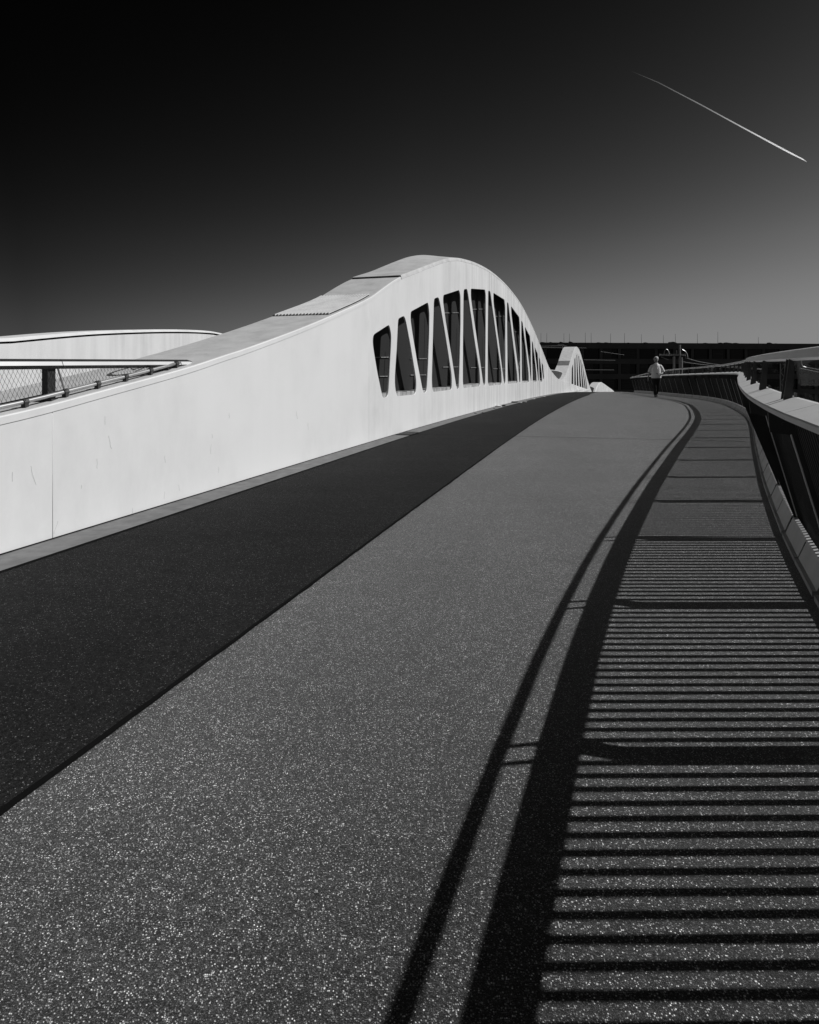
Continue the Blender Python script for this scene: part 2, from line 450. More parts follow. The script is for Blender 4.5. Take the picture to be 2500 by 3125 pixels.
# second hump: ten slots divided by slanted struts
arch_top = [(640,930),(660,830),(690,720),(715,650),(740,590),(765,558),(785,556),(810,590),(845,665),(880,745),(905,840),(930,935),(955,1050),(975,1180),(988,1270)]
at_ = arr(arch_top)
def arch_y(x): return float(np.interp(x, at_[:, 0], at_[:, 1]))
def sill_y(x): return 1190+(x-660)*.345
SLOT2 = []
bx = [652,688,712,746,764,800,822,858,876,908,926,952,966,984]
tx = [652,676,708,726,752,764,790,806,830,846,868,884,915,935]
for i in range(0, 14, 2):
    a0, a1 = bx[i], bx[i+1]; t0, t1 = tx[i]+6, tx[i+1]+6
    poly = [(a0, sill_y(a0)-6), (a1, sill_y(a1)-6), (t1, arch_y(t1)+10), (t0, arch_y(t0)+10)]
    if poly[2][1] < poly[1][1]-20: SLOT2.append([Z5(*p) for p in poly])
YJ = bp_wall(1700, 1160)[0]
def outline(y0, y1):
    top = [p for p in RIDGE if y0 < p[0] < y1]
    pts = [(y0, ridge(y0))]+top+[(y1, ridge(y1))]
    n = max(2, int((y1-y0)/2)); ys = [y1+(y0-y1)*i/n for i in range(n+1)]
    return pts+[(y, g0(y)-.25) for y in ys]
joints = [-5.0, bp_wall(160, 1450)[0], bp_wall(1126, 1000)[0], YJ, YEND]
TH = .035
for a, b in zip(joints, joints[1:]):
    a2 = a+(.006 if a > -4 else 0)
    hs = [fillet(w) for w in WINU if a2 < min(p[0] for p in w) and max(p[0] for p in w) < b]
    hs += [fillet(w, .05) for w in SLOT2 if a2 < min(p[0] for p in w) and max(p[0] for p in w) < b]
    plate2d('web_plate', outline(a2, b), hs, 0, TH, M_WHITE, girder)
# dark sealant in the joints
for y in joints[1:-1]:
    bm = newbm(); zt, zb = ridge(y)-.03, g0(y)-.2
    add_hexa(bm, [wall_pt(y-.03, zb, .006), wall_pt(y+.03, zb, .006), wall_pt(y+.03, zb, .05), wall_pt(y-.03, zb, .05),
                  wall_pt(y-.03, zt, .006), wall_pt(y+.03, zt, .006), wall_pt(y+.03, zt, .05), wall_pt(y-.03, zt, .05)])
    obj('joint_seal', bm, M_SEAM, girder)
WT = 1.12
ys_top = sorted(set([p[0] for p in RIDGE]))
def slope_of(y): return (ridge(y+.05)-ridge(y-.05))/.1
LIFT = interp_tab([(-9, 0), (14.5, 0), (17.3, .10), (19.6, .20), (21, .27), (25, .25), (38, 0), (200, 0)])
def top_profile(y, lift=0.0):
    z = ridge(y); bk = LIFT(y)
    return [wall_pt(y, z+.002, -.004), wall_pt(y, z+.045, .006), wall_pt(y, z+.055+lift, .02), wall_pt(y, z+.055+lift+bk, WT-.03), wall_pt(y, z-.02+bk, WT), wall_pt(y, z-.06, WT-.03), wall_pt(y, z-.05, .1)]
y_step = bp_wall(1225, 853)[0]
bm = newbm(); add_sweep(bm, [top_profile(y) for y in [-5.0]+[y for y in ys_top if -5 < y < y_step]+[y_step]]); obj('top_plate', bm, M_TOP, girder)
bm = newbm(); add_sweep(bm, [top_profile(y, .035) for y in [y_step+.02]+[y for y in ys_top if y > y_step+.02]]); obj('top_plate', bm, M_TOP, girder)
# pale edge strip along the front of the top
bm = newbm(); rr = []
for y in [-5.0]+[y for y in ys_top if -5 < y < y_step]:
    z = ridge(y); rr.append([wall_pt(y, z+.0, -.006), wall_pt(y, z+.052, -.006), wall_pt(y, z+.060, .004), wall_pt(y, z+.061, .03), wall_pt(y, z+.04, .03)])
add_sweep(bm, rr); obj('edge_strip', bm, M_WHITE, girder)
# dark panels closing the back of the girder
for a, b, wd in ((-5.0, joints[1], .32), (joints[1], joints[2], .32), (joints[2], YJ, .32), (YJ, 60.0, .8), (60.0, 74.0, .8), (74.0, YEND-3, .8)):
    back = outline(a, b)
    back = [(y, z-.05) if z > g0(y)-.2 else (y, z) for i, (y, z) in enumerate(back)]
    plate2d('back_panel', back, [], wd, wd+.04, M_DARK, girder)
DW = .35
dipb = [(lambda q: (q[0]-.303*DW, q[1]))(bp_wall(1650+x/6.9, 1000+y/6.9, DW)) for x, y in [(195,900),(300,908),(370,920),(460,948),(545,985)]]
dp = [(dipb[0][0]-1.0, dipb[0][1]-.1)]+dipb+[(dipb[-1][0]+.6, dipb[-1][1]-.3), (dipb[-1][0]+.6, -2.2), (dipb[0][0]-1.0, -2.2)]
plate2d('rear_panel', dp, [], DW, DW+.08, mottled('stained_grey_panel', .035, .075, 4, .8, stretch=(2, 2, .15), spec=.2), girder)
bm = newbm(); add_tube(bm, [wall_pt(y, z+.02, DW+.04) for y, z in dp[1:-3]], .035, 6); obj('panel_trim', bm, M_TOP, girder)
# ledges inside the openings, stiffener lines inside the wide-topped ones
for i, w in enumerate(WINU):
    zb = min(p[1] for p in w); ylo = min(p[0] for p in w if p[1] < zb+.25); yhi = max(p[0] for p in w if p[1] < zb+.25)
    bm = newbm(); h = .085
    zl, zr_ = [min(p[1] for p in w if abs(p[0]-q) < .35) for q in (ylo, yhi)]
    nseg = 5 if i % 2 else 1
    for k in range(nseg):
        a = ylo+(yhi-ylo)*k/nseg+.008; b = ylo+(yhi-ylo)*(k+1)/nseg-.008
        za = zl+(zr_-zl)*k/nseg; zb2 = zl+(zr_-zl)*(k+1)/nseg; hh = h*(random.uniform(.85, 1.1))
        add_hexa(bm, [wall_pt(a, za-.1, TH+.005), wall_pt(b, zb2-.1, TH+.005), wall_pt(b, zb2-.1, .31), wall_pt(a, za-.1, .31),
                      wall_pt(a, za+hh, TH+.005), wall_pt(b, zb2+hh, TH+.005), wall_pt(b, zb2+hh, .31), wall_pt(a, za+hh, .31)])
    obj('ledge', bm, M_LEDGE, girder)
def Z3d(x, y, dep=.3):
    q = bp_wall(1100+x/2.875, 850+y/2.875, dep); return q[0]-.303*dep, q[1]
M_LINE = mottled('thin_light_trim', .20, .34, 9, .6)
for i, zys in {0: (690, 857), 2: (703, 845), 4: (300, 775), 6: (268, 780), 8: (330, 790), 10: (467,)}.items():
    w = WIN[i]; bm = newbm()
    for zy in zys:
        xs = sorted([p for p in w], key=lambda p: p[0]); x0, x1 = xs[0][0], xs[-1][0]
        (ya, za), (yb, zb) = Z3d(x0, zy+2), Z3d(x1, zy)
        add_hexa(bm, [wall_pt(ya-.0, za-.008, .295), wall_pt(yb-.02, zb-.008, .295), wall_pt(yb-.02, zb-.008, .315), wall_pt(ya-.0, za-.008, .315),
                      wall_pt(ya-.0, za+.008, .295), wall_pt(yb-.02, zb+.008, .295), wall_pt(yb-.02, zb+.008, .315), wall_pt(ya-.0, za+.008, .315)])
    rx = [p for p in w if p[0] > max(q[0] for q in w)-40 and p[1] > min(q[1] for q in w)+100]
    rx = sorted(rx, key=lambda p: p[1])
    add_tube(bm, [wall_pt(*(lambda q: (q[0]-.03, q[1]))(Z3d(p[0], p[1], .22)), .22) for p in rx], .012, 4)
    obj('stiffener', bm, M_LINE, girder)
# corrugated vent lying on the ramp of the girder
ya, yb = bp_wall(1022, 955)[0], bp_wall(1143, 902)[0]
bm = newbm(); n = 17; w0, w1 = .10, WT-.02
for k in range(n):
    wa = w0+(w1-w0)*k/n; wb = w0+(w1-w0)*(k+.60)/n; rings = []
    for j in range(9):
        y = ya+(yb-ya)*j/8; z = ridge(y)+.06
        rings.append([wall_pt(y, z+.002, wa), wall_pt(y, z+.024, wa+.003), wall_pt(y, z+.029, wa+.012), wall_pt(y, z+.029, wb-.012), wall_pt(y, z+.024, wb-.003), wall_pt(y, z+.002, wb)])
    add_sweep(bm, rings)
obj('corrugated_vent', bm, M_TOP, girder)
bm = newbm(); rings = []
for jj in range(9):
    y = ya+.02+(yb-ya-.03)*jj/8; z = ridge(y)
    rings.append([wall_pt(y, z+.03, w0), wall_pt(y, z+.072, w0), wall_pt(y, z+.072, w1), wall_pt(y, z+.03, w1)])
add_sweep(bm, rings)
obj('vent_base', bm, M_SEAM, girder)
# dark gap under the raised cover plate
bm = newbm(); z = ridge(y_step)
add_hexa(bm, [wall_pt(y_step-.015, z, .03), wall_pt(y_step+.03, z, .03), wall_pt(y_step+.03, z, WT-.02), wall_pt(y_step-.015, z, WT-.02),
              wall_pt(y_step-.015, z+.062, .06), wall_pt(y_step+.03, z+.085, .06), wall_pt(y_step+.03, z+.085, WT-.05), wall_pt(y_step-.015, z+.062, WT-.05)])
obj('cover_gap', bm, M_SEAM, girder)
# hatch band on the second hump
y2a, y2b = bp_wall(1738, 1118)[0], bp_wall(1742, 1104)[0]
bm = newbm(); rr = []
for y in np.linspace(y2a, y2b, 4):
    z = ridge(y)+.1; rr.append([wall_pt(y, z-.06, .06), wall_pt(y, z+.012, .06), wall_pt(y, z+.012, WT-.04), wall_pt(y, z-.06, WT-.04)])
add_sweep(bm, rr); obj('hatch', bm, mottled('grey_hatch', .10, .16, 3, .7), girder)
# fine cracks and scratches in the paint
M_CRACK = mottled('crack_line', .58, .67, 30, .8)
for px, py, L, lean in [(95,1422,28,.15),(100,1450,30,.35),(296,1400,30,.02),(503,1500,22,-.1),(503,1390,22,.05),(645,1355,30,-.06),(668,1425,18,-.08),(405,1550,16,.03),(178,1590,40,-.35),(332,1330,40,.2),(320,1270,26,.05),(545,1480,18,.15),(648,1325,12,0),(250,1480,12,-.2),(38,1440,30,.0),(905,1255,24,.1),(700,1260,18,0),(940,1290,24,.05)]:
    pts = []; bm = newbm()
    for k in range(6):
        f = k/5; x = px+lean*L*f+random.uniform(-.8, .8); y = py+L*f
        pts.append(bp_wall(x, y))
    for (a, za), (b, zb) in zip(pts, pts[1:]):
        wd = .0017*random.uniform(.5, 1.2)
        add_hexa(bm, [wall_pt(a-wd, za, -.0015), wall_pt(a+wd, za, -.0015), wall_pt(a+wd, za, .002), wall_pt(a-wd, za, .002),
                      wall_pt(b-wd, zb, -.0015), wall_pt(b+wd, zb, -.0015), wall_pt(b+wd, zb, .002), wall_pt(b-wd, zb, .002)])
    bmesh.ops.remove_doubles(bm, verts=bm.verts, dist=.0004)
    obj('paint_crack', bm, M_CRACK, girder)
# faded round emblem painted on the sloping top
def top_pt(px, py):
    """point on the top surface seen at a pixel"""
    best = None
    for w in np.linspace(.1, WT-.05, 60):
        y, z = bp_wall(px, py, w); ys = y-.303*w
        e = abs(z-(ridge(ys)+.055))
        if best is None or e < best[0]: best = (e, ys, w)
    return best[1], best[2]
ecx, ecw = top_pt(425, 1126)
bm = newbm()
def disc_ring(r0, r1, z, a0=0, a1=2*math.pi, c=(0, 0), n=36, ky=1.0):
    prev = None
    for k in range(n+1):
        t = a0+(a1-a0)*k/n; row = []
        for r in (r0, r1):
            y = ecx+c[0]+math.cos(t)*r*ky; w = ecw+c[1]+math.sin(t)*r
            row.append(bm.verts.new(wall_pt(y, ridge(y)+.055+z, w)))
        if prev: bm.faces.new((prev[0], prev[1], row[1], row[0]))
        prev = row
disc_ring(.17, .20, .004, ky=1.9)
for c, a in (((-.05, -.05), .6), ((.10, .02), -.5), ((-.02, .06), 1.2)):
    for k in range(-5, 5):
        y0 = ecx+c[0]+math.cos(a)*k*.014*1.9; w_ = ecw+c[1]+math.sin(a)*k*.014
        y1 = y0+math.cos(a)*.014*1.9; w2 = w_+math.sin(a)*.014
        q = [(y0, w_-.01), (y1, w2-.01), (y1, w2+.01), (y0, w_+.01)]
        bm.faces.new([bm.verts.new(wall_pt(y, ridge(y)+.059, w)) for y, w in q])
emb = obj('painted_emblem', bm, mottled('faded_dark_paint', .05, .10, 12, .8), girder)

# third hump far along the bridge
hump = thing('truss_hump', 'small bright white hump rising beyond the crest of the path right of the second arch', 'bridge girder', wall_pt(95, g0(95)))
H3 = [bp_wall(1650+x/6.9, 1000+y/6.9) for x, y in [(1165,1360),(1180,1290),(1198,1250),(1215,1215),(1235,1185),(1260,1167),(1280,1163),(1300,1163),(1360,1200),(1450,1265),(1530,1322),(1552,1348)]]
H3 = [(H3[0][0]-3, H3[0][1]-.6)]+chaikin(H3, 1)
plate2d('web_plate', H3+[(H3[-1][0], -6), (H3[0][0], -6)], [], 0, .2, M_WHITE, hump)
bm = newbm(); add_sweep(bm, [[wall_pt(y, z+.01, -.01), wall_pt(y, z+.1, .1), wall_pt(y, z+.1, WT), wall_pt(y, z-.05, WT), wall_pt(y, z-.05, .25)] for y, z in H3]); obj('top_plate', bm, M_TOP, hump)
bm = newbm()
q = [(1040,1236),(1100,1258),(1176,1296)]
pp = [bp_wall(1650+x/6.9, 1000+y/6.9, DW) for x, y in q]
plate2d('rear_panel', [(y, z) for y, z in pp]+[(pp[-1][0], -5), (pp[0][0], -5)], [], DW, DW+.1, M_DARK, hump); bm.free()

# ------------------------------------------------------------------ the girder on the other side of the tracks
OFF = 9.5
FG = [bp_wall(x, y, OFF) for x, y in [(0,1052),(100,1042),(203,1032),(292,1025),(400,1020),(507,1017),(609,1018),(676,1024)]]
FG = [(FG[0][0]-9, FG[0][1]-.42), (FG[0][0]-4, FG[0][1]-.20)]+FG+[(FG[-1][0]+5, FG[-1][1]-.5), (FG[-1][0]+12, FG[-1][1]-1.0), (90, -2.0)]
FG = chaikin(FG, 2)
def far_pt(y, z, w=0):
    return V(-4.42-OFF*1.0493+.318*y+NB.x*w, y+NB.y*w, z)
fgird = thing('parallel_girder', 'low white curved girder wall across the tracks behind the wire mesh railing', 'bridge girder', far_pt(18, -1.4))
bm = newbm(); add_sweep(bm, [[far_pt(y, z), far_pt(y, z, .15), far_pt(y, -3, .15), far_pt(y, -3)] for y, z in FG]); obj('web_plate', bm, M_WHITE, fgird)
bm = newbm(); add_sweep(bm, [[far_pt(y, z+.015, .03), far_pt(y, z+.05, .03), far_pt(y, z+.05, .16), far_pt(y, z+.015, .16)] for y, z in FG]); obj('shadow_gap', bm, M_SEAM, fgird)
bm = newbm(); add_sweep(bm, [[far_pt(y, z+.052, -.04), far_pt(y, z+.13, .1), far_pt(y, z+.14, 1.1), far_pt(y, z-.2, 1.1), far_pt(y, z-.2, .2), far_pt(y, z+.052, .2)] for y, z in FG]); obj('top_plate', bm, M_WHITE, fgird)

# ------------------------------------------------------------------ wire mesh railing standing on the girder (left)
RW = .20
def lr(y, z, w=0): return wall_pt(y, z, RW+w)
def lrs(px):   # station of the railing line at a pixel column
    return bp_wall(px, 1100, RW)[0]-.303*RW
def lrz(px, py):
    y, z = bp_wall(px, py, RW); return z
mesh_rail = thing('mesh_railing', 'low wire mesh railing with flat grey cap ending on top of the white girder', 'railing', lr(5.0, ridge(5.0)+.05))
zc = lambda y: .075+.018*(y-4.9)
y_end = lrs(581); y_j = [lrs(540), lrs(176), lrs(-190), lrs(-700), lrs(-1600)]
capprof = [(-.030, -.042), (-.060, -.016), (-.046, .018), (-.016, .034), (.040, .034), (.06, .012), (.05, -.042)]
def cap_piece(y0, y1, taper=False):
    bm = newbm(); rings = []
    for k in range(4):
        y = y0+(y1-y0)*k/3; q = (1 if not (taper and k == 3) else .6)
        rings.append([lr(y, zc(y)+b*q, a*q) for a, b in capprof])
    add_sweep(bm, rings); rc = obj('rail_cap', bm, M_RAILCAP, mesh_rail)
    for (a, b), (a2, b2) in (((-.049, .018), (-.015, .0365)), ((-.0625, -.017), (-.031, -.0445))):  # dark strips paint in the cap's shaded underside and its dark sky reflection
        bm = newbm(); rings = []
        for k in range(4):
            y = y0+(y1-y0)*k/3; q = (1 if not (taper and k == 3) else .62)
            rings.append([lr(y, zc(y)+b*q, a*q), lr(y, zc(y)+b2*q, a2*q), lr(y, zc(y)+b2*q*.9, a2*q*.8+.004), lr(y, zc(y)+b*q*.9, a*q+.004)])
        add_sweep(bm, rings); obj('painted_shade_edge', bm, M_STEEL, rc)
cap_piece(y_j[0]+.004, y_end, True)
for a, b in zip(y_j, y_j[1:]): cap_piece(b+.004, a-.004)
surf = lambda y: ridge(y)+.055
def lpost(y, wdt=.075):
    bm = newbm(); zb, zt = surf(y)-.01, zc(y)-.022
    add_hexa(bm, [lr(y-wdt/2, zb, -.02), lr(y+wdt/2, zb, -.02), lr(y+wdt/2, zb, .04), lr(y-wdt/2, zb, .04),
                  lr(y-wdt/2, zt, -.02), lr(y+wdt/2, zt, -.02), lr(y+wdt/2, zt, .04), lr(y-wdt/2, zt, .04)])
    add_box(bm, lr(y, zb+.012, .01), (.12*S, .14*S, .012))
    obj('post', bm, M_STEEL, mesh_rail)
for px in (152, 510, -260, -900): lpost(lrs(px)-(.0 if px != 510 else .02))
y_t0 = lrs(535)
bm = newbm(); add_tube(bm, [lr(y, surf(y)+.045, -.05) for y in np.linspace(1.5, y_t0, 24)], .017*S, 8); obj('base_tube', bm, M_GALV, mesh_rail, True)
for px in (61, 185, 284, 370, 446, 525, -80, -240):
    y = lrs(px); bm = newbm(); 
    add_box(bm, lr(y, surf(y)+.02, -.05), (.03, .04, .07)); add_tube(bm, [lr(y-.02, surf(y-.02)+.045, -.05), lr(y+.02, surf(y+.02)+.045, -.05)], .026*S, 8)
    obj('clamp', bm, M_STEEL, mesh_rail)
bm = newbm(); y = lrs(166); add_tube(bm, [lr(y, zc(y)-.02, -.03), lr(lrs(184), surf(lrs(184))+.045, -.05)], .008*S, 6); obj('brace', bm, M_GALV, mesh_rail)
bm = newbm(); add_tube(bm, [lr(lrs(530), surf(lrs(530))+.045, -.05), lr(lrs(575), zc(lrs(575))-.02, -.02)], .012*S, 6); obj('brace', bm, M_STEEL, mesh_rail)
# cable net: pairs of zig-zag wires meeting at small ferrules
bm = newbm(); pitch = .0185; y = 2.6; k = 0
while y < y_t0-.02:
    zb, zt = surf(y)+.045, zc(y)-.025
    pts = []; n = max(2, int((zt-zb)/.038)+1)
    for i in range(n+1):
        z = zb+(zt-zb)*i/n if n else zb
        sgn = 1 if (i+k) % 2 else -1
        pts.append(lr(y+sgn*pitch*.5, z, -.045+.03*i/n))
    if zt-zb > .03: add_tube(bm, pts, .0015*S, 3, False)
    y += pitch; k += 1
obj('wire_mesh', bm, M_WIRE, mesh_rail)

# ------------------------------------------------------------------ right-hand balustrade
bal = thing('balustrade', 'curving dark balustrade with slanted bars, pale cap and glass screen right of the path', 'balustrade', rail(S_POST0))
stations = [S_POST0+BAY*i for i in range(-3, 40) if S_POST0+BAY*i < S_END+2*BAY]
def up_drop(s):    # the upper rail comes down to the cap at the far end
    t = min(max((s-(S_END-16))/16, 0), 1); return -.22*t*t
POST = [(.188,-.05),(-.080,.93),(-.19,.945),(-.20,1.06),(-.05,1.125),(.06,1.115),(.395,-.05)]
FIN = [(-.128,1.13),(-.098,1.378),(-.066,1.39),(-.082,1.14)]
BARL = .022
n_in = 21
for bi, s in enumerate(stations):
    tdir = (rail(s+.02)-rail(s-.02)).normalized()
    bm = newbm()
    pts = [rail(s, w+.0, z+(up_drop(s) if z > 1.3 else 0)) for w, z in POST]
    add_plate(bm, [p-tdir*.008 for p in pts], tdir*.016)
    obj('post', bm, M_STEEL, bal)
    bm = newbm(); add_tube(bm, [rail(s, w, z)-tdir*.006 for w, z in [(.130,.16),(.064,.40),(-.010,.67),(-.083,.935)]], .0045, 5)
    obj('painted_edge_light', bm, M_CAP, bal)  # pale tube added to paint the bright lit line along the post edge
    if bi < 14:
        for w, z in ((-.12,.995),(-.03,.93)):
            p = rail(s, w, z); bm = newbm(); add_tube(bm, [p-tdir*.008, p-tdir*.016], .009, 8); obj('bolt', bm, M_STEEL, bal)
    bm = newbm()
    for off in (-.055, .055):
        pts = [rail(s+off, w, z+(up_drop(s) if z > 1.3 else 0)) for w, z in FIN]
        add_plate(bm, [p-tdir*.004 for p in pts], tdir*.008)
    b0, b1 = s-.055, s+.055
    add_hexa(bm, [rail(b0, -.06, 1.142), rail(b1, -.06, 1.142), rail(b1, -.054, 1.142), rail(b0, -.054, 1.142), rail(b0, -.06, 1.175), rail(b1, -.06, 1.175), rail(b1, -.054, 1.175), rail(b0, -.054, 1.175)])
    obj('screen_clamp', bm, M_STEEL, bal)
    if s+BAY > stations[-1]+.1: continue
    # slanted flat bars of this bay
    bm = newbm()
    for k in range(1, n_in):
        q = s+BAY*k/n_in
        ti = (rail(q+.02)-rail(q-.02)).normalized()*.0045
        A = [(.200,.02),(.257,.02),(-.047,1.13),(-.104,1.12)]
        P = [rail(q, w, z) for w, z in A]
        add_hexa(bm, [P[0]-ti, P[1]-ti, P[1]+ti, P[0]+ti, P[3]-ti, P[2]-ti, P[2]+ti, P[3]+ti])
    obj('bar_panel', bm, M_STEEL, bal)
    # glass pane and its two thin edge clips
    bm = newbm(); a, b = s+.07, s+BAY-.07
    dzu = (up_drop(a)+up_drop(b))/2
    zg0, zg1 = 1.154, 1.38
    add_hexa(bm, [rail(a, -.080, zg0), rail(b, -.080, zg0), rail(b, -.073, zg0), rail(a, -.073, zg0),
                  rail(a, -.089, zg1+up_drop(a)), rail(b, -.089, zg1+up_drop(b)), rail(b, -.082, zg1+up_drop(b)), rail(a, -.082, zg1+up_drop(a))])
    obj('glass_pane', bm, M_GLASS, bal)
    for half in (0, 1):
        a, b = s+BAY*.5*half+.004, s+BAY*.5*(half+1)-.004
        prof = [(-.212,1.072),(-.222,1.10),(-.216,1.107),(-.088,1.148),(-.076,1.152),(-.052,1.152),(-.042,1.146),(-.045,1.128)]
        bm = newbm(); add_sweep(bm, [[rail(q, w, z) for w, z in prof] for q in (a, b)]); obj('cap_panel', bm, M_CAP, bal)
        kp = [(.028,.0),(.028,.030),(.052,.034),(.098,.150),(.104,.156),(.132,.160),(.132,-.06)]
        bm = newbm(); add_sweep(bm, [[rail(q, w, z) for w, z in kp] for q in ((a+.030 if half == 0 else a+.012), (b-.012 if half == 0 else b-.030))]); obj('kerb_panel', bm, M_KERB, bal)
    up = [(-.080,1.360),(-.104,1.373),(-.088,1.418),(-.080,1.423),(-.055,1.412)]
    bm = newbm(); add_sweep(bm, [[rail(q, w, z+up_drop(q)) for w, z in up] for q in (s+.002, s+BAY*.5, s+BAY-.002)]); obj('upper_rail', bm, M_UPPER, bal)
# dark trough the kerb panels sit in, and the edge beam behind the bars
bm = newbm(); add_sweep(bm, [[rail(q, .06, -.1), rail(q, .06, .0), rail(q, .095, .140), rail(q, .125, .145), rail(q, .125, -.1)] for q in np.arange(stations[0], stations[-1], .5)]); obj('kerb_core', bm, M_SEAM, bal)
bm = newbm(); add_sweep(bm, [[rail(q, .135, -.12), rail(q, .135, .02), rail(q, .42, .02), rail(q, .42, -.5), rail(q, .3, -.5)] for q in np.arange(stations[0], stations[-1], .5)]); obj('edge_beam', bm, M_STEEL, bal)

# ------------------------------------------------------------------ drain grate and litter by the wall
def on_gutter(px, py): 
    X, Y = bp_ground(px, py); return X, Y
gx, gy = on_gutter(1262, 1324.5)
gs, gd = yw_d(gx, gy)
dg_ = thing('drain_grate', 'dark slotted drain grate set in the pale gutter strip', 'drain', sd_pt(gs, GUT*.5))
bm = newbm()
def gbox(s0, s1, a, b, z0, z1):
    add_hexa(bm, [sd_pt(s0, a, z0), sd_pt(s0, b, z0), sd_pt(s1, b, z0), sd_pt(s1, a, z0), sd_pt(s0, a, z1), sd_pt(s0, b, z1), sd_pt(s1, b, z1), sd_pt(s1, a, z1)])
gbox(gs-.26, gs+.26, .06, .33, .002, .006); obj('pit', bm, M_SEAM, dg_)
bm = newbm()
for k in range(12): gbox(gs-.25+k*.043, gs-.25+k*.043+.02, .07, .32, .007, .014)
obj('grid', bm, M_STEEL, dg_)
bm = newbm(); gbox(gs-.28, gs-.26, .05, .34, .001, .016); gbox(gs+.26, gs+.28, .05, .34, .001, .016); gbox(gs-.26, gs+.26, .04, .058, .001, .016); gbox(gs-.26, gs+.26, .332, .35, .001, .016); obj('frame', bm, M_STEEL, dg_)
def crumple(name, px, py, size, mat, label, cat, group=None, flat=.45):
    X, Y = bp_ground(px, py); bm = newbm()
    bmesh.ops.create_icosphere(bm, subdivisions=2, radius=1)
    p = V(X, Y, ground(X, Y)); rs = random.Random(px)
    for v_ in bm.verts:
        k = 1+rs.uniform(-.35, .3)
        v_.co = Vector((v_.co.x*size*k*1.5, v_.co.y*size*k, (v_.co.z+.8)*size*k*flat))+p
    o = obj(name, bm, mat); me = o.data; me.transform(Matrix.Translation(-p)); o.location = p
    return props(o, label, cat, group)
M_PAPER = mottled('white_paper', .6, .8, 40, .8); M_RAG = mottled('dark_rag', .01, .03, 30, .9)
crumple('crumpled_paper', 1521, 1241, .075, M_PAPER, 'crumpled white paper lying at the wall foot beside a dark clump', 'litter')
crumple('dark_litter', 1535, 1240, .06, M_RAG, 'small dark clump touching the crumpled white paper at the wall foot', 'litter')
crumple('dark_litter', 1568, 1228.5, .10, M_RAG, 'larger flat dark rag on the gutter strip farther up the wall', 'litter', None, .25)
for px, py in ((1626,1218.5),(1631,1218),(1662,1210.5),(1605,1227),(1590,1229.5)):
    crumple('paper_scrap', px, py, .028, M_PAPER, 'tiny white scrap scattered where the gutter meets the asphalt', 'litter', 'white scraps along the gutter')
for px, py in ((1508,1247),(1549,1240),(1576,1242),(1473,1260),(1451,1262)):
    crumple('dead_leaf', px, py, .024, M_RAG, 'tiny dark leaf scattered along the gutter strip', 'litter', 'dark leaves along the gutter', .3)

# ------------------------------------------------------------------ office building behind
P0, P1 = V(20, 162, 0), V(135, 173, 0)
bx_ = (P1-P0); BL = Vector((bx_.x, bx_.y, 0)).length; bu = Vector((bx_.x, bx_.y, 0)).normalized(); bnorm = Vector((bu.y, -bu.x, 0))
def bpt(a, dep, z): 
    return Vector((P0.x, P0.y, 0))+bu*a-bnorm*dep+Vector((0, 0, S*(z+EYE)))
bld = thing('office_building', 'long dark flat roofed office block standing beyond the railway', 'building', bpt(BL/2, 0, -11))
def bbox(bm, a0, a1, d0, d1, z0, z1):
    add_hexa(bm, [bpt(a0,d0,z0),bpt(a1,d0,z0),bpt(a1,d1,z0),bpt(a0,d1,z0),bpt(a0,d0,z1),bpt(a1,d0,z1),bpt(a1,d1,z1),bpt(a0,d1,z1)])
zpx = lambda py: (HZ-py)/F*163
bm = newbm(); bbox(bm, 0, BL, .35, 20, -12, zpx(1047)); obj('wall', bm, M_WIN, bld)
bm = newbm(); bbox(bm, -.3, BL+.3, -.25, 21, zpx(1063), zpx(1045)); obj('roof', bm, M_FACADE, bld)
bands = [(1094, 1110), (1141, 1157), (1190, 1206), (1238, 1254)]
for t, b in bands:
    bm = newbm(); bbox(bm, 0, BL, 0, .3, zpx(b), zpx(t)); obj('storey_band', bm, M_FACADE, bld)
rows_ = [(1063, 1094), (1110, 1141), (1157, 1190), (1206, 1238)]
ncol = 24; cw = BL/ncol
for ri, (t, b) in enumerate(rows_):
    for c in range(ncol):
        bm = newbm(); a0 = c*cw
        k = random.choice((0, 1, 1, 2))
        bbox(bm, a0+.02, a0+cw*random.choice((.45, .6, .78)), .12, .25, zpx(b)+.03, zpx(t)-.03)
        o = obj('window', bm, M_BLIND if k else M_WIN, bld)
        bm = newbm(); bbox(bm, a0+cw*.80, a0+cw*.97, .05, .2, zpx(b)+.02, zpx(t)-.02)
        obj('pier', bm, M_FACADE, o)
bm0 = None
for px, top in [(1656,1017),(1674,1016),(1727,1017),(1744,1018),(1793,1015),(1811,1016),(1871,1018),(1914,1017),(1966,1020),(2034,1023),(2071,1019),(2139,1018),(2202,1012),(2327,1028)]:
    a = (px-CX)/F; Yb = 165+ (px-1650)*.0095; X = a*Yb
    bm = newbm(); add_tube(bm, [V(X, Yb+2, zpx(1050)), V(X, Yb+2, (HZ-top)/F*(Yb+2))], [.045, .025], 5); obj('lightning_rod', bm, M_STEEL, bld)
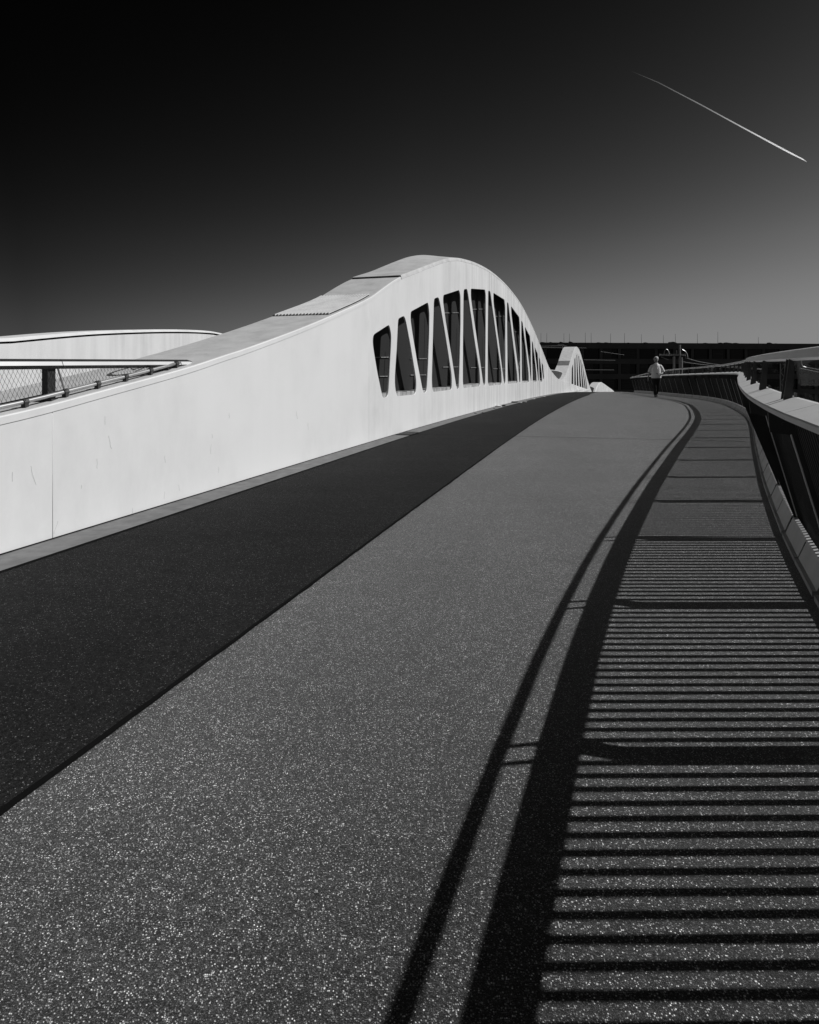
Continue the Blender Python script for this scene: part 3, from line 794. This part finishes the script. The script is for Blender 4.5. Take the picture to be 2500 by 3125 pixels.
for px, wpx, hpx in [(1662,14,3),(1686,8,3),(1718,9,4),(1747,10,5),(1835,14,3),(1858,14,3),(1925,8,2.5),(1979,12,3.5),(2055,10,5),(2065,12,6),(2164,14,3),(2210,10,4),(2232,24,4.5),(2257,14,3.5),(2360,9,5),(2380,14,2.5)]:
    a = (px-CX)/F; Yb = 164+(px-1650)*.0095; X = a*Yb; k = Yb/F; zr = zpx(1045.2)
    bm = newbm(); w_ = wpx*k/2; h_ = hpx*k
    pts = [V(X-w_, Yb+1, zr-.3), V(X+w_, Yb+1, zr-.3), V(X+w_, Yb+2.5, zr-.3), V(X-w_, Yb+2.5, zr-.3), V(X-w_*.8, Yb+1, zr+h_), V(X+w_*.9, Yb+1, zr+h_*.45), V(X+w_*.9, Yb+2.5, zr+h_*.45), V(X-w_*.8, Yb+2.5, zr+h_)]
    add_hexa(bm, pts); obj('roof_unit', bm, M_FACADE, bld)

# ------------------------------------------------------------------ railway catenary between bridge and building
def pxp(px, py, Y): return V((px-CX)/F*Y, Y, (HZ-py)/F*Y)
def insul_row(bm, px0, px1, py, Y, n):
    for k in range(n):
        p = pxp(px0+(px1-px0)*k/(n-1), py, Y)
        add_tube(bm, [p-Vector((0, 0, .17)), p+Vector((0, 0, .17))], [.07, .07], 6); add_tube(bm, [p-Vector((0, 0, .05)), p+Vector((0, 0, .05))], .12, 6)
def mast(name, label, cols, row, loops, Y, lattice=False):
    px0 = cols[0][0]
    th = thing(name, label, 'mast', V((px0-CX)/F*Y, Y, -11))
    for px, top, r in cols:
        bm = newbm(); a = pxp(px, top, Y); b = Vector((a.x, a.y, -8.5))
        if lattice:
            for dx in (-.28, .28): add_tube(bm, [a+Vector((dx, 0, 0)), b+Vector((dx, 0, 0))], .06, 5)
            n = 16; H_ = a.z-b.z
            for k in range(n):
                s_ = 1 if k % 2 else -1
                add_tube(bm, [b+Vector((.28*s_, 0, H_*k/n)), b+Vector((-.28*s_, 0, H_*(k+1)/n))], .045, 4)
        else: add_tube(bm, [a, b], r, 8)
        obj('post', bm, M_GALV, th)
    bm = newbm(); add_tube(bm, [pxp(row[0]-3, row[2]+3, Y), pxp(row[1]+3, row[2]+3, Y)], .10, 5); obj('crossbeam', bm, M_STEEL, th)
    bm = newbm(); insul_row(bm, row[0], row[1], row[2], Y, row[3]); obj('insulator', bm, M_GALV, th)
    for lp in loops:
        bm = newbm(); add_tube(bm, chain([pxp(x, y, Y) for x, y in lp]), .055, 5); obj('jumper_cable', bm, M_GALV, th)
def chain(P):
    P = [Vector(p) for p in P]
    for _ in range(2):
        Q = [P[0]]
        for a, b in zip(P, P[1:]): Q += [a*.75+b*.25, a*.25+b*.75]
        P = Q+[P[-1]]
    return P
mast('catenary_mast', 'pale railway mast with insulator crossbar seen just right of the walking person', [(2075,1052,.13),(2057,1088,.15),(2080,1090,.17)], (2014,2090,1084,16),
     [[(2027,1081),(2028,1070),(2034,1065),(2040,1070),(2044,1083)], [(2065,1068),(2066,1076),(2064,1083)], [(2082,1067),(2092,1072),(2098,1082),(2099,1093)], [(2014,1087),(2027,1093),(2040,1098)], [(2090,1092),(2099,1094)]], 95)
mast('catenary_mast', 'lattice railway mast seen behind the glass screen at the right edge', [(2388,1100,.15)], (2362,2414,1104,10),
     [[(2372,1110),(2373,1095),(2380,1088),(2386,1093),(2392,1104)], [(2442,1090),(2446,1102),(2447,1117),(2460,1121)], [(2396,1114),(2406,1119),(2416,1118)]], 95, True)
bm = newbm(); p = pxp(1717, 1053, 130); add_tube(bm, [p, Vector((p.x, p.y, -8.5))], .09, 6)
lp = thing('street_lamp', 'thin grey lamp post left of the second white arch', 'street lamp', Vector((p.x, p.y, -8.5)))
obj('post', bm, M_GALV, lp); bm = newbm(); add_box(bm, p+Vector((-.3, 0, .05)), (1.1, .35, .18)); obj('lamp_head', bm, M_GALV, lp)
for nm, pts, Y in [('upper wire sloping right from the mast crossbar', [(2099,1094),(2140,1106),(2230,1118),(2330,1126)], 96), ('lower wire sloping right behind the upper rail', [(2085,1104),(2120,1110),(2230,1122),(2330,1128)], 96.5),
                   ('wire crossing the dark building left of the second arch', [(1640,1057),(1717,1055),(1730,1055.5)], 131), ('long wire across the facade above the second arch', [(1640,1060),(1700,1061),(1790,1062)], 135),
                   ('short pale wire right of the second arch on the second storey', [(1782,1098),(1878,1099.5)], 133), ('pale wire right of the second arch on the third storey', [(1785,1128.5),(1874,1129)], 133),
                   ('wire leaving the glass screen mast towards the right edge', [(2447,1118),(2500,1128),(2560,1140)], 95), ('second wire below it at the right edge', [(2442,1124),(2500,1136),(2560,1146)], 95.5),
                   ('bright slanting wire stub on the dark facade', [(1834,1072.5),(1850,1075.5),(1905,1083)], 134)]:
    bm = newbm(); add_tube(bm, chain([pxp(x, y, Y) for x, y in pts]), .022, 4); o = obj('overhead_wire', bm, M_WIREG)
    props(o, 'thin '+nm, 'wire')

# ------------------------------------------------------------------ vapour trail
m = bpy.data.materials.new('vapour'); m.use_nodes = True; t = m.node_tree; t.nodes.clear()
tc = N(t, 'ShaderNodeTexCoord'); sx = N(t, 'ShaderNodeSeparateXYZ'); t.links.new(tc.outputs['Generated'], sx.inputs[0])
al = ramp(t, sx.outputs[0], [(0.0, 0.0), (.25, .10), (.5, .20), (.72, .48), (1.0, .62)])
df = N(t, 'ShaderNodeBsdfDiffuse'); df.inputs[0].default_value = (.9, .9, .9, 1)
tl = N(t, 'ShaderNodeBsdfTranslucent'); tl.inputs[0].default_value = (.9, .9, .9, 1)
tp_ = N(t, 'ShaderNodeBsdfTransparent'); ad = N(t, 'ShaderNodeAddShader'); mx = N(t, 'ShaderNodeMixShader'); om = N(t, 'ShaderNodeOutputMaterial')
t.links.new(df.outputs[0], ad.inputs[0]); t.links.new(tl.outputs[0], ad.inputs[1])
ns = ramp(t, noise(t, tc.outputs['Generated'], 22, 4), [(.3, .6), (.6, 1.0)])
al = math_node(t, 'MULTIPLY', al, ns)
t.links.new(al, mx.inputs[0]); t.links.new(tp_.outputs[0], mx.inputs[1]); t.links.new(ad.outputs[0], mx.inputs[2]); t.links.new(mx.outputs[0], om.inputs[0])
YT = 6000
tp = [(1925,216),(2010,252),(2140,320),(2250,380),(2350,434),(2420,471),(2450,486),(2462,494)]
bm = newbm(); k = YT/F
add_tube(bm, [V((x-CX)/F*YT, YT, (HZ-y)/F*YT) for x, y in tp], [r*k*S for r in (.9, 1.1, 1.4, 1.6, 2.1, 2.2, 1.5, .3)], 8)
ct = obj('vapour_trail', bm, m, None, True)
props(ct, 'thin white vapour trail slanting across the dark sky, brightest at its lower right end', 'vapour trail')

# ------------------------------------------------------------------ the walking person
def ring_loft(bm, secs, n=14):
    """secs: (centre, rx, ry, axis) with ellipses across the axis"""
    rings = []
    for c, rx, ry, ax in secs:
        c = Vector(c); ax = Vector(ax).normalized()
        a = Vector((1, 0, 0)); a = (a-ax*a.dot(ax)).normalized() if abs(ax.x) < .9 else Vector((0, 1, 0))
        b_ = ax.cross(a)
        rings.append([c+a*rx*math.cos(q*2*math.pi/n)+b_*ry*math.sin(q*2*math.pi/n) for q in range(n)])
    add_sweep(bm, rings)
def limb(bm, pts, rs, n=12, flat=1.0):
    pts = [Vector(p) for p in pts]; secs = []
    for i, p in enumerate(pts):
        t_ = pts[min(i+1, len(pts)-1)]-pts[max(i-1, 0)]
        secs.append((p, rs[i], rs[i]*flat, t_))
    ring_loft(bm, secs, n)
def remeshed(name, bm, mat, parent, vox):
    me = bpy.data.meshes.new(name); bmesh.ops.recalc_face_normals(bm, faces=bm.faces); bm.to_mesh(me); bm.free()
    o = bpy.data.objects.new(name, me); COL.objects.link(o)
    md = o.modifiers.new('r', 'REMESH'); md.mode = 'VOXEL'; md.voxel_size = vox; md.use_smooth_shade = True
    sm = o.modifiers.new('s', 'SMOOTH'); sm.factor = .5; sm.iterations = 3
    dg = bpy.context.evaluated_depsgraph_get(); me2 = bpy.data.meshes.new_from_object(o.evaluated_get(dg))
    bpy.data.objects.remove(o); bpy.data.meshes.remove(me)
    for p in me2.polygons: p.use_smooth = True
    me2.materials.clear(); me2.materials.append(mat)
    o = bpy.data.objects.new(name, me2); COL.objects.link(o)
    if parent: o.parent = parent
    return o
M_SKIN = mottled('skin', .24, .30, 20, .55); M_SHIRT = mottled('white_shirt', .74, .82, 14, .85, bmp=.01)
M_TROU = mottled('black_trousers', .012, .02, 14, .9); M_SHOE = mottled('black_shoe', .012, .02, 20, .5); M_HAIR = mottled('white_hair', .55, .72, 60, .8)
ARM_R = [(-.165,.0,1.40),(-.225,.02,1.28),(-.275,.03,1.10),(-.315,-.02,.96),(-.335,-.04,.87)]
ARM_L = [(.165,.0,1.40),(.235,.03,1.27),(.285,.05,1.09),(.21,-.12,1.03),(.115,-.205,1.04)]
bm = newbm()
ring_loft(bm, [((0,0,.80),.15,.10,(0,0,1)),((0,0,.95),.16,.11,(0,0,1)),((0,-.01,1.12),.145,.115,(0,0,1)),((0,0,1.30),.165,.11,(0,0,1)),((0,.005,1.42),.15,.085,(0,0,1)),((0,.005,1.475),.075,.06,(0,0,1)),((0,-.005,1.52),.052,.055,(0,0,1)),((0,-.015,1.57),.055,.06,(0,0,1))])
# head turned a little towards the camera's left and bent down
HS = 1.13
hd = [((0,-.025,1.545),.045,.055),((0,-.035,1.565),.058,.075),((0,-.03,1.60),.068,.088),((0,-.022,1.645),.074,.096),((0,-.015,1.69),.074,.097),((0,-.01,1.725),.060,.080),((0,-.008,1.748),.030,.040)]
rot = Matrix.Rotation(R(-18), 3, 'Z')
piv = Vector((0, 0, 1.52)); RT = lambda p: piv+rot @ ((Vector(p)-piv)*HS)
ring_loft(bm, [(RT(c), rx*HS, ry*HS, (0, 0, 1)) for c, rx, ry in hd], 18)
limb(bm, [RT((0,-.105,1.655)), RT((0,-.128,1.63)), RT((0,-.118,1.612))], [.012,.017,.014], 8)         # nose
for sx_ in (-1, 1):
    limb(bm, [RT((sx_*.072,-.005,1.66)), RT((sx_*.082,.005,1.64)), RT((sx_*.072,-.005,1.61))], [.012,.018,.010], 8)   # ears
    limb(bm, [RT((sx_*.045,-.088,1.668)), RT((sx_*.02,-.100,1.670))], [.011,.012], 8)                                 # brows
limb(bm, [RT((-.025,-.103,1.590)), RT((0,-.108,1.588)), RT((.025,-.103,1.590))], [.008,.011,.008], 8)                  # mouth
limb(bm, [RT((0,-.090,1.562)), RT((0,-.075,1.555))], [.026,.03], 8)                                                    # chin
limb(bm, ARM_R, [.055,.050,.042,.034,.027]); limb(bm, ARM_L, [.055,.050,.043,.035,.027])
def hand(root, d, side, curl):
    """palm, four unequal bent fingers and a thumb; d points to the finger tips, side to the thumb"""
    d = Vector(d).normalized(); side = Vector(side); side = (side-d*side.dot(d)).normalized(); nrm = d.cross(side).normalized()
    root = Vector(root)
    limb(bm, [root-d*.01, root+d*.04, root+d*.085], [.028,.038,.036], 10, .55)
    for i, L in enumerate((.072,.080,.075,.058)):
        base = root+d*.085+side*(.027-.018*i); p = [base-d*.02]; dd = d.copy(); q = base
        for seg in (.45, .30, .25):
            p.append(q); q = q+dd*L*seg; dd = (dd+nrm*curl).normalized()
        p.append(q)
        limb(bm, p, [.0095,.0095,.009,.0085,.007], 8)
    tb = root+d*.03+side*.03; td = (d*.7+side*.75+nrm*.25).normalized()
    limb(bm, [tb-side*.015, tb+td*.025, tb+td*.045+d*.01, tb+td*.055+d*.028], [.013,.012,.011,.008], 8)
hand(ARM_R[-1], (-.05,-.10,-1), (.25,-1,0), -.35)
hand(ARM_L[-1], (-1,-.25,.05), (0,-.2,1), -.45)
# legs inside the trousers and ankles, so that the body stays one surface
LEG_R = [(-.085,0,.88),(-.092,-.03,.70),(-.078,-.075,.50),(-.055,-.05,.30),(-.040,-.03,.09)]
LEG_L = [(.085,0,.88),(.080,.02,.70),(.060,.02,.50),(.040,.12,.31),(.030,.22,.14)]
limb(bm, LEG_R, [.085,.075,.052,.048,.035]); limb(bm, LEG_L, [.085,.075,.052,.048,.035])
limb(bm, [(-.040,.01,.05),(-.045,-.08,.04),(-.050,-.17,.03)], [.034,.036,.026], 10); limb(bm, [(.03,.24,.12),(.03,.19,.06),(.03,.13,.03)], [.034,.036,.026], 10)
person = remeshed('person', bm, M_SKIN, None, .0075)
# shirt
bm = newbm()
ring_loft(bm, [((0,0,.835),.212,.150,(0,0,1)),((0,0,.90),.214,.155,(0,0,1)),((0,-.008,1.0),.210,.160,(0,0,1)),((0,-.012,1.12),.204,.155,(0,0,1)),((0,-.004,1.26),.200,.140,(0,0,1)),((0,.004,1.36),.188,.118,(0,0,1)),((0,.006,1.425),.140,.094,(0,0,1)),((0,.005,1.47),.085,.074,(0,0,1)),((0,0,1.50),.068,.066,(0,0,1))], 18)
limb(bm, [(-.10,.0,1.40),(-.165,.0,1.375),(-.225,.02,1.28),(-.262,.028,1.17),(-.278,.03,1.10)], [.062,.072,.070,.076,.080])
limb(bm, [(.10,.0,1.40),(.165,.0,1.375),(.235,.03,1.27),(.272,.042,1.17),(.288,.05,1.11)], [.062,.072,.070,.076,.080])
for k in range(6):
    a = k*1.1+.3; z0 = .9+.07*k
    limb(bm, [(.17*math.cos(a), -.125, z0), (.17*math.cos(a)*.6+.03, -.148, z0+.06), (.02, -.150, z0+.11)], [.006,.012,.006], 6)
shirt = remeshed('shirt', bm, M_SHIRT, person, .011)
bm = newbm()
limb(bm, [(-.045,-.085,1.495),(-.02,-.10,1.455),(-.012,-.105,1.43)], [.014,.016,.008], 6); limb(bm, [(.045,-.085,1.495),(.02,-.10,1.455),(.012,-.105,1.43)], [.014,.016,.008], 6)
limb(bm, [(-.062,0,1.505),(-.05,-.07,1.50),(0,-.095,1.475),(.05,-.07,1.50),(.062,0,1.505),(0,.07,1.515),(-.062,0,1.505)], [.013]*7, 6)
cl = remeshed('collar', bm, M_SHIRT, shirt, .008)
bm = newbm()
ring_loft(bm, [((0,0,.76),.180,.125,(0,0,1)),((0,0,.86),.188,.132,(0,0,1)),((0,0,.97),.175,.125,(0,0,1))], 16)
tr = lambda P: [(x, y, z) for x, y, z in P]
limb(bm, [(-.085,0,.90)]+LEG_R[1:], [.115,.105,.085,.074,.066], 14); limb(bm, [(.085,0,.90)]+LEG_L[1:], [.115,.105,.085,.074,.066], 14)
remeshed('trousers', bm, M_TROU, person, .011)
for P, pitch_ in (([(-.040,.04,.055),(-.043,-.03,.058),(-.048,-.11,.045),(-.053,-.185,.036)], 0), ([(.03,.275,.125),(.03,.225,.085),(.03,.165,.050),(.03,.10,.036)], 0)):
    bm = newbm(); limb(bm, P, [.044,.047,.046,.032], 12); remeshed('shoe', bm, M_SHOE, person, .010)
bm = newbm()
hr = [((0,.048,1.585),.050,.040),((0,.030,1.62),.074,.068),((0,.022,1.665),.081,.082),((0,.006,1.70),.083,.096),((0,-.004,1.735),.072,.090),((0,-.004,1.762),.040,.050)]
ring_loft(bm, [(RT(c), rx*HS, ry*HS, (0, 0, 1)) for c, rx, ry in hr], 18)
for sx_ in (-1, 1): limb(bm, [RT((sx_*.076,-.02,1.70)), RT((sx_*.078,-.03,1.66)), RT((sx_*.075,-.025,1.62))], [.016,.014,.008], 8)
hair = remeshed('hair', bm, M_HAIR, person, .009)
bm = newbm()
for sx_ in (-1, 1):
    p = RT((sx_*.034,-.100,1.648)); bmesh.ops.create_uvsphere(bm, u_segments=10, v_segments=8, radius=.011, matrix=Matrix.Translation(p))
obj_e = obj('eyes', bm, M_SHOE); obj_e.parent = person
PX, PY = bp_ground(2003, 1211.5)
person.location = V(PX, PY, ground(PX, PY)); person.rotation_euler = (0, 0, math.atan2(PX, -PY)+math.pi)
person.rotation_euler = (0, 0, -math.atan2(PX, PY)*.8)
props(person, 'white haired person in a white short sleeved shirt and black trousers walking towards the viewer', 'person')
